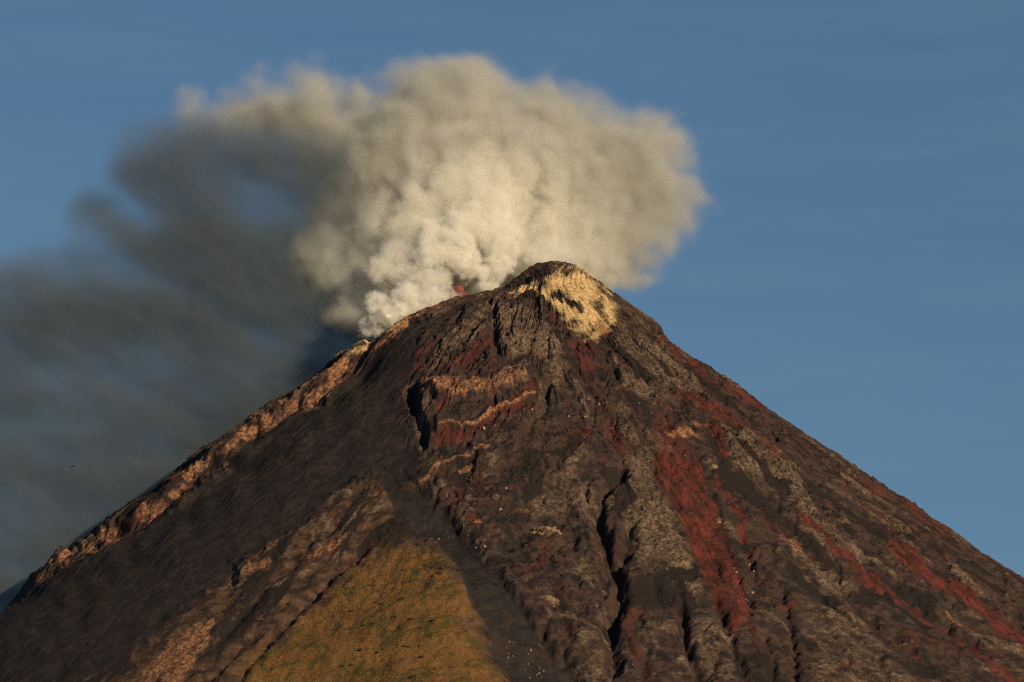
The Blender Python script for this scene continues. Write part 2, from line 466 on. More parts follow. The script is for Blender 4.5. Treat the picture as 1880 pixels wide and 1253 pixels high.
def build_volcano():
    ph = np.concatenate((np.radians(np.linspace(-218, 38, 1750, endpoint=False)), np.radians(np.linspace(38, 142, 70, endpoint=False))))
    nf = 1750
    rr = np.concatenate((np.linspace(1.0, 300, 190, endpoint=False), np.linspace(300, 1480, 600, endpoint=False), 1480 * (12000 / 1480) ** np.linspace(0, 1, 60)))
    PH, RR = np.meshgrid(ph, rr)                     # rings x spokes
    x = (AX + RR * np.cos(PH)); y = (AY + RR * np.sin(PH))
    z = base_height(x, y)
    u, v = image_uv(x, y, z)
    x32, y32 = x.astype(np.float32), y.astype(np.float32)
    # the image only covers the north face: fade what is outlined in it towards the far side
    face = sstep(math.radians(128), math.radians(112), np.abs((PH + math.pi / 2 + math.pi) % (2 * math.pi) - math.pi)) * sstep(1600, 1480, RR)
    hold = sstep(20, 150, RR)                        # round the very top the fall lines give way to plain ground axes
    arc = (hold * ((PH + math.pi / 2) * 620 + AX) + (1 - hold) * x).astype(np.float32)
    rad = (hold * RR + (1 - hold) * -y).astype(np.float32)
    # the large forms first: the grassy spur, and the western chute cut in below the skyline rib
    d, sg, p = polyline_dist(u.astype(np.float32), v.astype(np.float32), [(a_, b_ + 40) for a_, b_ in SPUR])
    z = z + face * 46 * np.exp(-(d / 160) ** 2) * sstep(0.0, 0.45, p)
    d, sg, p = polyline_dist(u.astype(np.float32), v.astype(np.float32), WEST_EDGE)
    sd = d * sg
    wob = noise(u / 60, v / 60, 1.7, 55) * 4 + noise(u / 17, v / 17, 1.7, 56) * 2.5
    z = z - face * 33 * (1 + 0.25 * noise(u / 45, v / 45, 3.3, 57)) * (0.75 * sstep(33, 26, sd + wob) + 0.25 * sstep(18, 8, sd - wob)) * np.exp(-np.maximum(20 - sd, 0) / 200) * sstep(0.12, 0.27, p)
    u, v = image_uv(x, y, z)
    u32, v32 = u.astype(np.float32), v.astype(np.float32)
    # irregular outlines
    wu = 11 * noise(u32 / 46, v32 / 46, 0.3, 1) + 7 * noise(u32 / 19, v32 / 19, 5.1, 2) + 4 * noise(u32 / 8, v32 / 8, 5.1, 22)
    wv = 11 * noise(u32 / 46, v32 / 46, 9.3, 3) + 7 * noise(u32 / 19, v32 / 19, 7.1, 4) + 4 * noise(u32 / 8, v32 / 8, 2.1, 23)
    uw = (u + wu).astype(np.float32).ravel(); vw = (v + wv).astype(np.float32).ravel()
    ug = (u + 0.55 * wu).astype(np.float32).ravel(); vg = (v + 0.55 * wv).astype(np.float32).ravel()      # calmer, for the cut edges
    uc = (u + 0.6 * wu).astype(np.float32).ravel(); vc = (v + 0.6 * wv).astype(np.float32).ravel()
    facer = face.astype(np.float32).ravel()
    seen = facer > 0.01

    def near(pts, margin):
        p = np.array(pts)
        return np.nonzero(seen & (uw > p[:, 0].min() - margin) & (uw < p[:, 0].max() + margin) & (vw > p[:, 1].min() - margin) & (vw < p[:, 1].max() + margin))[0]

    def area(pts, soft, uw=uw, vw=vw):
        out = np.zeros(uw.shape, np.float32)
        i = near(pts, soft)
        out[i] = sstep(-soft, soft, poly_sd(uw[i], vw[i], pts)) * facer[i]
        return out

    def stroke(pts, width, soft=3.0, uw=uw, vw=vw):
        out = np.zeros(uw.shape, np.float32)
        i = near(pts, width + 3 * soft)
        d, _s, p = polyline_dist(uw[i], vw[i], pts)
        out[i] = sstep(width + soft, width - soft, d) * facer[i]
        return out

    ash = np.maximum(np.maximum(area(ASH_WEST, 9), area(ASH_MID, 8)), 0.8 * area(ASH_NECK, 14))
    grass = np.clip(area(GRASS, 40) * (1.0 + 0.5 * fbm(u32 / 55, v32 / 40, 1.0, 4, 133).ravel()), 0, 1)
    kinds = {k: np.zeros(uw.shape, np.float32) for k in ('sulfur', 'rust', 'grey', 'tan', 'red', 'dark')}
    for k, pts, s in PATCHES:
        kinds[k] = np.maximum(kinds[k], s * area(pts, {'sulfur': 12, 'tan': 8, 'red': 10, 'grey': 18, 'dark': 10, 'rust': 6}[k], *((uc, vc) if k in ('tan', 'sulfur', 'rust') else (uw, vw))))
    for pts, w, s in RED_LINES: kinds['red'] = np.maximum(kinds['red'], s * stroke(pts, w, 4))
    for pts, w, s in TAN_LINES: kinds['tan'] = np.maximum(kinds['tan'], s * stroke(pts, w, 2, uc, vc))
    streak = fbm(arc / 26, rad / 210, 0.0, 4, 31)
    low = area(TAN_LOW, 16)
    soil = low * (1 - ash) * np.clip(0.42 + 0.75 * streak.ravel(), 0.05, 1)
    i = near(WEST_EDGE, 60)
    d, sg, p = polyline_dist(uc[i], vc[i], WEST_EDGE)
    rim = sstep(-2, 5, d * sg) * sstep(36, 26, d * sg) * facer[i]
    kinds['tan'][i] = np.maximum(kinds['tan'][i], rim * np.clip(0.30 + 0.95 * fbm(uc[i] / 30, vc[i] / 34, 2.2, 4, 141), 0, 0.95))  # sunlit glow of the western rim painted into its colour as tan
    for k in kinds:
        if k in ('sulfur', 'tan', 'red'):
            kinds['dark'] = np.where(kinds[k] > 0.6, kinds['dark'] * (1.0 if k == 'sulfur' else 0.3), kinds['dark'])
    kinds['sulfur'] = np.clip(kinds['sulfur'] - kinds['dark'], 0, 1)
    # strewn colour away from the patches outlined in pixels
    # ---- relief
    rough = np.clip(1 - 0.72 * ash - 0.72 * grass - 0.55 * low * (1 - grass), 0.1, 1)
    dz = np.zeros(uw.shape, np.float32)
    dz -= 7 * area(ASH_MID, 16)
    for pts, side, h, reach, width in STEPS:
        i = near(pts, reach * 2.2)
        d, s, p = polyline_dist(ug[i], vg[i], pts)
        sd = d * s * side
        ends = sstep(0, 0.12, p) * sstep(1, 0.88, p)
        dz[i] += facer[i] * h * sstep(-width, width, sd) * np.exp(-np.maximum(sd, 0) / reach) * ends
    for pts, dep, w in GULLIES:
        i = near(pts, w * 3.5)
        d, s, p = polyline_dist(ug[i], vg[i], pts)
        ends = sstep(0, 0.10, p) * sstep(1.0, 0.92, p)
        q = noise(u32.ravel()[i] / 24, v32.ravel()[i] / 24, 1.0, 77)
        dz[i] -= facer[i] * dep * np.exp(-(d / (w * (1 + 0.35 * q))) ** 2) * ends * (0.9 + 0.4 * q)
    q1 = 0.55 * noise(arc / 60, rad / 90, 0.5, 71); q2 = 0.55 * noise(arc / 60, rad / 90, 4.5, 72)
    lobe = fbm(arc / 64 + q1, rad / 170 + q2, 0.0, 5, 73, 0.52).ravel()
    lobe2 = fbm(arc / 30 + q2, rad / 75 + q1, 7.0, 5, 79, 0.55).ravel()
    calm = sstep(-0.25, 0.30, fbm(u32 / 85, v32 / 85, 2.0, 3, 81)).ravel()      # 0 smooth ground, 1 rubble
    big = ridged(arc / 95 + 0.4 * noise(x32 / 90, y32 / 90, 0, 5), rad / 330, 0.0, 3, 11).ravel()
    mid = ridged(x32 / 46 + q1 * 0.6, y32 / 62, 0.0, 4, 15, 0.5).ravel()
    mid2 = ridged(arc / 22 + q2, rad / 70, 4.0, 3, 19).ravel()
    small = fbm(x32 / 10, y32 / 10, 0.0, 3, 61, 0.6).ravel()
    clods = np.abs(noise(x32 / 15, y32 / 15, 3.3, 63)).ravel()
    jx, jy = x32 + 5 * noise(x32 / 19, y32 / 19, 1.1, 97), y32 + 5 * noise(x32 / 19, y32 / 19, 8.1, 98)
    block = (blocks(jx, jy, 15.0, 101) + 0.6 * blocks(jx, jy, 8.0, 107)).ravel()
    rill = ridged(arc / 15 + q1 * 0.5, rad / 520, 3.0, 2, 111).ravel()
    crack = sstep(0.055, 0.0, np.abs(noise(arc / 40 + q1, rad / 250 + 0.5 * q2, 5.0, 151))) * sstep(-0.05, 0.25, noise(arc / 120, rad / 160, 2.0, 152))
    crack2 = sstep(0.06, 0.0, np.abs(noise(arc / 19 + q2, rad / 90 + q1, 9.0, 153))) * sstep(0.0, 0.3, noise(arc / 70, rad / 90, 6.0, 154))
    cracks = (6.0 * crack + 3.0 * crack2).ravel()
    grow = np.clip(0.30 + RR.ravel() / 340, 0.30, 1.0)
    scarps = 6.5 * sstep(-0.035, 0.035, lobe) + 6 * sstep(0.27, 0.33, lobe) + 3.2 * sstep(-0.04, 0.04, lobe2) + 3.0 * sstep(0.33, 0.40, lobe2) - 2.5 * sstep(-0.30, -0.38, lobe2)
    bumpy = 0.22 + 0.95 * calm
    dz += grow * ((0.35 + 0.65 * rough) * 7.0 * (big - 0.1) + rough * (1 - 0.75 * kinds['sulfur']) * (0.62 * (scarps - 6) - cracks + 0.85 * bumpy * (3.6 * (mid - 0.1) + 2.4 * mid2 + 1.6 * clods + 2.3 * block)) + (ash * 0.3 + 1.6 * low) * rill + (0.30 + 0.70 * rough) * 1.35 * np.maximum(bumpy, 0.55 * ash) * small)
    dz += grass * (2.6 * mid + 1.0 * small + 2.0 * rill)
    kinds['dark'] = np.maximum(kinds['dark'], 0.85 * low * (1 - grass) * sstep(0.02, -0.30, streak.ravel()))
    free = (1 - ash) * (1 - grass) * (1 - kinds['sulfur'])
    kinds['grey'] = np.clip(np.maximum(kinds['grey'], 0.75 * free * sstep(0.02, 0.34, lobe) * sstep(-0.2, 0.25, lobe2)), 0, 1)
    kinds['dark'] = np.clip(np.maximum(kinds['dark'], 0.7 * free * sstep(-0.12, -0.40, lobe) * (1 - kinds['red']) * (1 - kinds['tan'])), 0, 1)
    kinds['red'] = np.clip(np.maximum(kinds['red'], 0.5 * free * sstep(0.20, 0.46, fbm(arc / 38 + q1, rad / 190 + q2, 11.0, 5, 91, 0.55).ravel()) * (1 - kinds['grey'])), 0, 1)
    z = z + dz.reshape(z.shape)
    co = np.stack((x, y, z), -1).reshape(-1, 3)
    top = np.array([[AX, AY, float(z[0].mean())]])
    nr, nphi = RR.shape
    a = np.arange(nr - 1)[:, None] * nphi; b = np.arange(nphi)[None, :]; b2 = (b + 1) % nphi
    quads = np.stack((a + b, a + nphi + b, a + nphi + b2, a + b2), -1).reshape(-1, 4)
    full = mesh_from('volcano', co, quads=quads)
    nrm = np.empty(len(co) * 3, np.float32); full.vertex_normals.foreach_get('vector', nrm); nrm = nrm.reshape(-1, 3)
    bpy.data.meshes.remove(full)
    data = [('patch_a', 'FLOAT_COLOR', 'color', np.stack((kinds['red'], kinds['sulfur'], ash, grass), -1)),
            ('patch_b', 'FLOAT_COLOR', 'color', np.stack((kinds['tan'], kinds['grey'], kinds['dark'], kinds['rust']), -1)),
            ('soil', 'FLOAT', 'value', soil), ('rubble', 'FLOAT', 'value', calm * rough),
            ('slope_coord', 'FLOAT_VECTOR', 'vector', np.stack((arc, rad, rad * 0), -1).reshape(-1, 3))]
    mat = volcano_material()
    member = np.zeros(len(quads), np.int32)

    def piece(nm, sel, parent=None):
        q = quads[sel]
        used, inv = np.unique(q, return_inverse=True)
        me = mesh_from(nm, co[used], quads=inv.reshape(-1, 4))
        for an, typ, fld, arr in data:
            me.attributes.new(an, typ, 'POINT').data.foreach_set(fld, np.ascontiguousarray(arr[used], np.float32).ravel())
        me.normals_split_custom_set_from_vertices(nrm[used])
        me.materials.append(mat)
        return link(bpy.data.objects.new(nm, me), parent)

    def whole(mask):
        """the faces inside a patch"""
        return (mask[quads[:, 0]] > 0.5) & (mask[quads[:, 2]] > 0.5)
    soft = lambda pts, w: area(pts, w, ug, vg)
    PARTS = [('grassy_spur', None, soft(GRASS, 8)), ('ash_chute', 'smooth dark ash chute down the shaded western flank', soft(ASH_WEST, 8)),
             ('ash_chute', 'narrow dark ash chute between the grassy spur and the lava field', soft(ASH_MID, 8)),
             ('sulfur_crust', None, soft(PATCHES[0][1], 4)), ('pale_scarp', None, soft([p for k, p, w in PATCHES if k == 'tan' and p[0] == (776, 700)][0], 4))]
    reds = [p for k, p, w in PATCHES if k == 'red']
    PARTS += [('scoria_stream', 'broad red scoria stream right of the dark gully', soft(reds[0], 5)), ('scoria_stream', 'red scoria band under the pale scarp', soft(reds[2], 4)),
              ('scoria_stream', 'long red scoria stream low on the eastern flank', stroke(RED_LINES[3][0], 15, 4, ug, vg)),
              ('scoria_stream', 'thin red scoria stream beside the broad one', stroke(RED_LINES[2][0], 9, 4, ug, vg))]
    for k, (nm, lab, mask) in enumerate(PARTS): member[whole(mask) & (member == 0)] = k + 1
    o = piece('volcano', member == 0)
    tag(o, kind='structure')
    for k, (nm, lab, mask) in enumerate(PARTS):
        c = piece(nm, member == k + 1, o)
        if lab: c['label'] = lab
    return o, dict(x=x, y=y, z=z, u=u, v=v, ash=ash.reshape(x.shape), grass=grass.reshape(x.shape), face=face)


def volcano_material():
    n = N('volcanic_ground')
    geo = n.node('ShaderNodeNewGeometry')
    pos = geo.outputs['Position']
    sc = n.attr('slope_coord').outputs['Vector']
    pa, pb = n.attr('patch_a'), n.attr('patch_b')
    sa = n.node('ShaderNodeSeparateColor'); n.put(sa.inputs[0], pa.outputs['Color'])
    sb = n.node('ShaderNodeSeparateColor'); n.put(sb.inputs[0], pb.outputs['Color'])
    red, sulfur, ash, grass = sa.outputs[0], sa.outputs[1], sa.outputs[2], pa.outputs['Alpha']
    tan, grey, dark, rust = sb.outputs[0], sb.outputs[1], sb.outputs[2], pb.outputs['Alpha']
    stretch = n.node('ShaderNodeMapping'); n.put(stretch.inputs['Vector'], sc); stretch.inputs['Scale'].default_value = (1.0, 0.22, 1.0)
    st = stretch.outputs[0]
    n1 = n.noise(pos, 0.045, 8, 0.62)
    n2 = n.noise(pos, 0.16, 6, 0.65)
    n3 = n.noise(st, 0.075, 6, 0.6)
    n4 = n.noise(pos, 0.42, 3, 0.6)
    n5 = n.noise(pos, 0.010, 4, 0.5)

    def broken(mask, nz, amount, sharp=2.6):
        """a patch whose edge is broken up by a noise"""
        e = n.math('MULTIPLY_ADD', n.math('SUBTRACT', nz, 0.5), amount, mask)
        e = n.math('MULTIPLY', e, n.math('MINIMUM', n.math('MULTIPLY', mask, 6.0), 1.0))
        return n.remap(e, 0.5 - 0.5 / sharp, 0.5 + 0.5 / sharp)

    soil = n.attr('soil').outputs['Fac']; rubble = n.attr('rubble').outputs['Fac']
    n6 = n.noise(pos, 0.022, 7, 0.62, 1.2)
    # bare rock: dark brown to warm grey, streaked down the slope
    rock = n.mix(n.remap(n1, 0.40, 0.64), (0.020, 0.015, 0.016), (0.076, 0.047, 0.037))
    rock = n.mix(n.remap(n6, 0.50, 0.66, 0, 0.75), rock, (0.064, 0.026, 0.021))
    rock = n.mix(n.remap(n3, 0.50, 0.70, 0, 0.7), rock, (0.022, 0.020, 0.022))
    rock = n.mix(n.remap(n5, 0.45, 0.65, 0, 0.4), rock, (0.068, 0.046, 0.034))
    rock = n.mix(n.math('MULTIPLY', n.remap(n4, 0.57, 0.72, 0, 0.6), n.math('MULTIPLY_ADD', rubble, 0.8, 0.2)), rock, (0.15, 0.105, 0.085))
    soilc = n.mix(n.remap(n1, 0.38, 0.62), (0.060, 0.035, 0.020), (0.185, 0.102, 0.050))
    rock = n.mix(n.math('MULTIPLY', soil, n.remap(n3, 0.34, 0.58, 0.25, 1.0)), rock, soilc)
    greyc = n.mix(n.remap(n2, 0.35, 0.65), (0.048, 0.034, 0.027), (0.225, 0.152, 0.103))
    rock = n.mix(n.math('MULTIPLY', broken(grey, n1, 1.7, 1.2), n.remap(n6, 0.62, 0.45, 0.35, 1.0)), rock, greyc)
    redc = n.mix(n.remap(n3, 0.40, 0.65), (0.050, 0.018, 0.015), (0.150, 0.033, 0.026))
    redc = n.mix(n.remap(n4, 0.55, 0.72, 0, 0.5), redc, (0.16, 0.06, 0.05))
    rock = n.mix(n.math('MULTIPLY', broken(red, n1, 1.5, 1.4), 0.92), rock, redc)
    rock = n.mix(broken(dark, n2, 0.9), rock, (0.024, 0.018, 0.0165))
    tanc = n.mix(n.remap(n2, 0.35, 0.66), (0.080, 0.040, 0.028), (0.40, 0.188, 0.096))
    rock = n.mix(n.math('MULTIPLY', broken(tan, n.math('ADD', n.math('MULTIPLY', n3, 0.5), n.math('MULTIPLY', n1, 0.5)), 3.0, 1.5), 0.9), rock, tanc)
    sulc = n.mix(n.remap(n2, 0.36, 0.64), (0.52, 0.33, 0.155), (0.80, 0.57, 0.28))
    sulc = n.mix(n.remap(n4, 0.62, 0.72, 0, 0.8), sulc, (0.10, 0.06, 0.04))
    rock = n.mix(broken(sulfur, n.math('ADD', n.math('MULTIPLY', n3, 0.5), n.math('MULTIPLY', n1, 0.5)), 2.6, 1.15), rock, sulc)
    rock = n.mix(broken(rust, n.math('ADD', n.math('MULTIPLY', n3, 0.5), n.math('MULTIPLY', n1, 0.5)), 2.6, 1.6), rock, (0.31, 0.155, 0.075))
    # pale pebbles
    vor = n.node('ShaderNodeTexVoronoi', feature='F1'); n.put(vor.inputs['Vector'], pos); vor.inputs['Scale'].default_value = 0.28
    peb = n.math('MULTIPLY', n.remap(vor.outputs['Distance'], 0.30, 0.18), n.remap(n.noise(pos, 0.03, 3, 0.6), 0.50, 0.66))
    vsep = n.node('ShaderNodeSeparateColor'); n.put(vsep.inputs[0], vor.outputs['Color'])
    peb = n.math('MULTIPLY', peb, n.remap(vsep.outputs[0], 0.74, 0.8))
    rock = n.mix(n.math('MULTIPLY', peb, n.math('SUBTRACT', 0.85, n.math('MULTIPLY', ash, 0.6))), rock, (0.27, 0.195, 0.155))
    # loose ash in the chutes
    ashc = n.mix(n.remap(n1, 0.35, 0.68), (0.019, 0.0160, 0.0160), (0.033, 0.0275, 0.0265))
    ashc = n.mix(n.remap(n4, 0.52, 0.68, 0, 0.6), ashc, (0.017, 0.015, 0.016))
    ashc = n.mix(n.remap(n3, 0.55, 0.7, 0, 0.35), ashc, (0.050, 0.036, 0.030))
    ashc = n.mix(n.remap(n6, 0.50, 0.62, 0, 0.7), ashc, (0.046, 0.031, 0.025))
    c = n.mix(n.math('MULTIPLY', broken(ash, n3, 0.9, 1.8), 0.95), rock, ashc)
    # dry grass with green patches
    gr = n.mix(n.remap(n6, 0.47, 0.60), (0.178, 0.090, 0.030), (0.078, 0.060, 0.020))
    gr = n.mix(n.remap(n5, 0.50, 0.62, 0, 0.75), gr, (0.205, 0.106, 0.038))
    gr = n.mix(n.remap(n2, 0.50, 0.70, 0, 0.75), gr, (0.060, 0.034, 0.014))
    gr = n.mix(n.remap(n4, 0.56, 0.70, 0, 0.55), gr, (0.21, 0.13, 0.056))
    c = n.mix(broken(grass, n.math('ADD', n.math('MULTIPLY', n6, 0.5), n.math('MULTIPLY', n3, 0.5)), 3.2, 1.0), c, gr)
    warp = n.node('ShaderNodeVectorMath', operation='MULTIPLY_ADD')
    nv = n.node('ShaderNodeTexNoise'); n.put(nv.inputs['Vector'], pos); nv.inputs['Scale'].default_value = 0.12; nv.inputs['Detail'].default_value = 3
    n.put(warp.inputs[0], nv.outputs['Color']); warp.inputs[1].default_value = (7, 7, 7); n.put(warp.inputs[2], pos)
    blk = []
    for sc_ in (0.16, 0.36):
        vq = n.node('ShaderNodeTexVoronoi', feature='F1'); n.put(vq.inputs['Vector'], warp.outputs[0]); vq.inputs['Scale'].default_value = sc_
        vs_ = n.node('ShaderNodeSeparateColor'); n.put(vs_.inputs[0], vq.outputs['Color'])
        blk.append(n.math('ADD', vs_.outputs[0], n.math('MULTIPLY', vq.outputs['Distance'], -0.8)))
    angular = n.math('MULTIPLY', n.math('ADD', n.math('MULTIPLY', blk[0], 1.6), n.math('MULTIPLY', blk[1], 0.9)), n.math('MULTIPLY_ADD', rubble, 0.8, 0.2))
    dk = n.node('ShaderNodeHueSaturation'); dk.inputs['Value'].default_value = 0.90; n.put(dk.inputs['Color'], c); c = dk.outputs[0]
    bump_h = n.math('ADD', n.math('ADD', angular, n.math('MULTIPLY', n.noise(pos, 0.9, 2, 0.6), 0.6)), n.math('ADD', n.math('MULTIPLY', n2, 2.2), n.math('MULTIPLY', n4, 1.1)))
    soft = n.math('SUBTRACT', 1.0, n.math('MULTIPLY', ash, 0.35))
    bump = n.node('ShaderNodeBump'); n.put(bump.inputs['Height'], n.math('MULTIPLY', bump_h, soft))
    bump.inputs['Strength'].default_value = 0.7; bump.inputs['Distance'].default_value = 1.6
    p = n.node('ShaderNodeBsdfPrincipled')
    n.put(p.inputs['Base Color'], c); p.inputs['Roughness'].default_value = 0.95; p.inputs['Specular IOR Level'].default_value = 0.12
    n.put(p.inputs['Normal'], bump.outputs[0])
    n.t.links.new(p.outputs[0], n.out.inputs['Surface'])
    return n.m


volcano, LAND = build_volcano()
print('volcano', round(time.time() - T0, 1))

# the plain round the volcano, out to the horizon
n = N('lowland_green')
pos = n.node('ShaderNodeNewGeometry').outputs['Position']
c = n.mix(n.remap(n.noise(pos, 0.0012, 6, 0.6), 0.4, 0.62), (0.045, 0.065, 0.022), (0.095, 0.085, 0.04))
p = n.node('ShaderNodeBsdfPrincipled'); n.put(p.inputs['Base Color'], c); p.inputs['Roughness'].default_value = 0.95
n.t.links.new(p.outputs[0], n.out.inputs['Surface'])
verts = [(0, 0, 0)] + [(60000 * math.cos(t), 60000 * math.sin(t), 0) for t in np.linspace(0, 2 * math.pi, 96, endpoint=False)]
me = mesh_from('ground', verts, [(0, 1 + k, 1 + (k + 1) % 96) for k in range(96)])
me.materials.append(n.m)
tag(link(bpy.data.objects.new('ground', me)), kind='structure')


# ------------------------------------------------------------------ rocks, grass, bird
rng = np.random.default_rng(7)
import bmesh
FU, FV = LAND['u'].ravel(), LAND['v'].ravel()
FX, FY, FZ = LAND['x'].ravel(), LAND['y'].ravel(), LAND['z'].ravel()
CU, CV = image_uv(FX, FY, FZ)
ON_FACE = (LAND['face'].ravel() > 0.5)
# only the side turned to the eye: the outward fall line and the sight line disagree
zx = np.gradient(LAND['z'], axis=0) / np.maximum(np.gradient(np.hypot(LAND['x'] - AX, LAND['y']), axis=0), 1e-3)
ca, sa_ = ((LAND['x'] - AX) / np.maximum(np.hypot(LAND['x'] - AX, LAND['y']), 1e-3)).ravel(), (LAND['y'] / np.maximum(np.hypot(LAND['x'] - AX, LAND['y']), 1e-3)).ravel()
ON_FACE &= (sa_ < -0.38)


def foot(u, v):
    """the land's surface point seen at image pixel (u, v)"""
    m = np.nonzero(ON_FACE & (np.abs(CU - u) < 9) & (np.abs(CV - v) < 9))[0]
    k = m[np.argmin((CU[m] - u) ** 2 + (CV[m] - v) ** 2)]
    return np.array((FX[k], FY[k], FZ[k]))


def rock_material(name, dark, pale, scale):
    n = N(name)
    pos = n.node('ShaderNodeTexCoord').outputs['Object']
    a = n.noise(pos, scale, 6, 0.65)
    c = n.mix(n.remap(a, 0.36, 0.64), dark, pale)
    b = n.node('ShaderNodeBump'); n.put(b.inputs['Height'], a); b.inputs['Strength'].default_value = 0.7; b.inputs['Distance'].default_value = 1.0
    p = n.node('ShaderNodeBsdfPrincipled'); n.put(p.inputs['Base Color'], c); p.inputs['Roughness'].default_value = 0.95; p.inputs['Specular IOR Level'].default_value = 0.12
    n.put(p.inputs['Normal'], b.outputs[0])
    n.t.links.new(p.outputs[0], n.out.inputs['Surface'])
    return n.m


def lump(name, size, sub, seed, crag, mat):
    """a craggy boulder: a ball cut by a few planes and roughened"""
    bm = bmesh.new()
    bmesh.ops.create_icosphere(bm, subdivisions=sub, radius=1.0)
    r = np.random.default_rng(seed)
    p = np.array([v.co[:] for v in bm.verts], np.float32)
    for _ in range(9):
        d = r.normal(size=3); d /= np.linalg.norm(d); c = r.uniform(0.62, 0.9)
        over = np.maximum(p @ d - c, 0)
        p -= over[:, None] * d * 0.92
    p *= (1 + crag * fbm(p[:, 0] * 2.2 + seed, p[:, 1] * 2.2, p[:, 2] * 2.2, 4, seed))[:, None]
    p *= np.array(size)
    for v, q in zip(bm.verts, p): v.co = tuple(map(float, q))
    me = bpy.data.meshes.new(name); bm.to_mesh(me); bm.free()
    me.polygons.foreach_set('use_smooth', np.ones(len(me.polygons), bool))
    me.materials.append(mat)
    return me


buff = rock_material('buff_rock', (0.060, 0.039, 0.028), (0.200, 0.128, 0.080), 0.11)
pale_rock = rock_material('pale_pebbled_rock', (0.10, 0.075, 0.065), (0.30, 0.225, 0.185), 0.5)
rust_rock = rock_material('rusty_rock', (0.085, 0.036, 0.028), (0.19, 0.065, 0.042), 0.12)
dark_rock = rock_material('dark_rock', (0.025, 0.021, 0.021), (0.085, 0.062, 0.052), 0.15)

for u, v, size, mat, lab in [
        (1003, 974, (26, 15, 15), buff, 'rounded buff rock outcrop on the brown lava field left of the dark gully'),
        (1004, 1100, (19, 12, 13), buff, 'smaller buff rock knob below the rounded outcrop, near the ash chute'),
        (1308, 858, (12, 8, 8), buff, 'small pale rock knob beside the top of the broad red stream'),
        (1318, 958, (9, 7, 15), buff, 'upright narrow pale rock between the two red streams'),
        (873, 958, (11, 7, 9), rust_rock, 'dark red rock knob above the narrow ash chute')]:
    o = link(bpy.data.objects.new('rock_outcrop', lump('rock_outcrop', size, 5, int(u), 0.42, mat)))
    q = foot(u, v)
    o.location = q + np.array((0, 2.0, -0.42 * size[2]))
    o.rotation_euler = (R(-18), R(rng.uniform(-8, 8)), R(rng.uniform(-15, 15)))
    tag(o, lab, 'rock outcrop')

shapes = [lump('boulder', (1.5, 1.2, 1.05), 2, 900 + k, 0.22, m) for k, m in enumerate((pale_rock, pale_rock, pale_rock, dark_rock, rust_rock, pale_rock))]
fields = [((880, 690, 1110, 810), 34, 'pale boulder strewn over the dark slope below the grey lava tongue', 'boulders below the grey lava tongue'),
          ((925, 1170, 1010, 1250), 26, 'pale boulder in the rubble at the foot of the narrow ash chute', 'boulders at the foot of the narrow chute'),
          ((1345, 990, 1395, 1110), 22, 'boulder in the dark rubble along the right edge of the broad red stream', 'boulders along the broad red stream'),
          ((800, 890, 960, 1010), 24, 'boulder on the lava field above the narrow ash chute', 'boulders above the narrow chute'),
          ((1120, 700, 1330, 800), 24, 'boulder on the upper eastern slope below the sulfur crust', 'boulders on the upper eastern slope')]
for (u0, v0, u1, v1), count, lab, grp in fields:
    for k in range(count):
        q = foot(rng.uniform(u0, u1), rng.uniform(v0, v1))
        s_ = float(rng.lognormal(0.15, 0.45))
        o = link(bpy.data.objects.new('boulder', shapes[int(rng.integers(len(shapes)))]))
        o.location = q + np.array((0, -0.3, 0.35 * s_))
        o.scale = (s_, s_, s_); o.rotation_euler = tuple(rng.uniform(0, 6.28, 3))
        tag(o, lab, 'boulder', grp)

# the leaning spire on the crater's rim: a rusty column under a dark slab
root = link(bpy.data.objects.new('rock_spire', None))
top = spot(842, 513, -60)
root.location = (top[0], top[1], top[2] - 46)
tag(root, 'slim rusty rock spire with a dark top, half lost in the crater steam', 'rock spire')


def stack(name, rings, mat, seed, parent):
    """a rock of irregular rings: (height, centre x, centre y, radius x, radius y)"""
    m_ = 22; v = []; f = []
    for z_, cx, cy_, ra, rb in rings:
        for k in range(m_):
            t = 2 * math.pi * k / m_
            w = 1 + 0.42 * float(noise(math.cos(t) * 1.6 + seed, math.sin(t) * 1.6, z_ / 7, seed))
            v.append((cx + ra * w * math.cos(t), cy_ + rb * w * math.sin(t), z_))
    for i in range(len(rings) - 1):
        for k in range(m_):
            f.append((i * m_ + k, i * m_ + (k + 1) % m_, (i + 1) * m_ + (k + 1) % m_, (i + 1) * m_ + k))
    f.append(tuple(range(m_))[::-1]); f.append(tuple(range((len(rings) - 1) * m_, len(rings) * m_)))
    me = mesh_from(name, v, f); me.materials.append(mat)
    return link(bpy.data.objects.new(name, me), parent)


stack('column', [(-14, 8, 0, 32, 18), (4, 6, 0, 26, 15), (14, 5, 1, 21, 13), (22, 0, 0, 15, 11), (28, -2, -1, 12, 9), (33, -1, 0, 11, 8), (36, 1, 0, 7, 6)], rust_rock, 15, root)
stack('slab', [(31, -6, 0, 8, 7), (34, -4, 0, 13, 9), (37, 0, 0, 13, 8), (40, 6, 0, 6, 5)], dark_rock, 29, root)

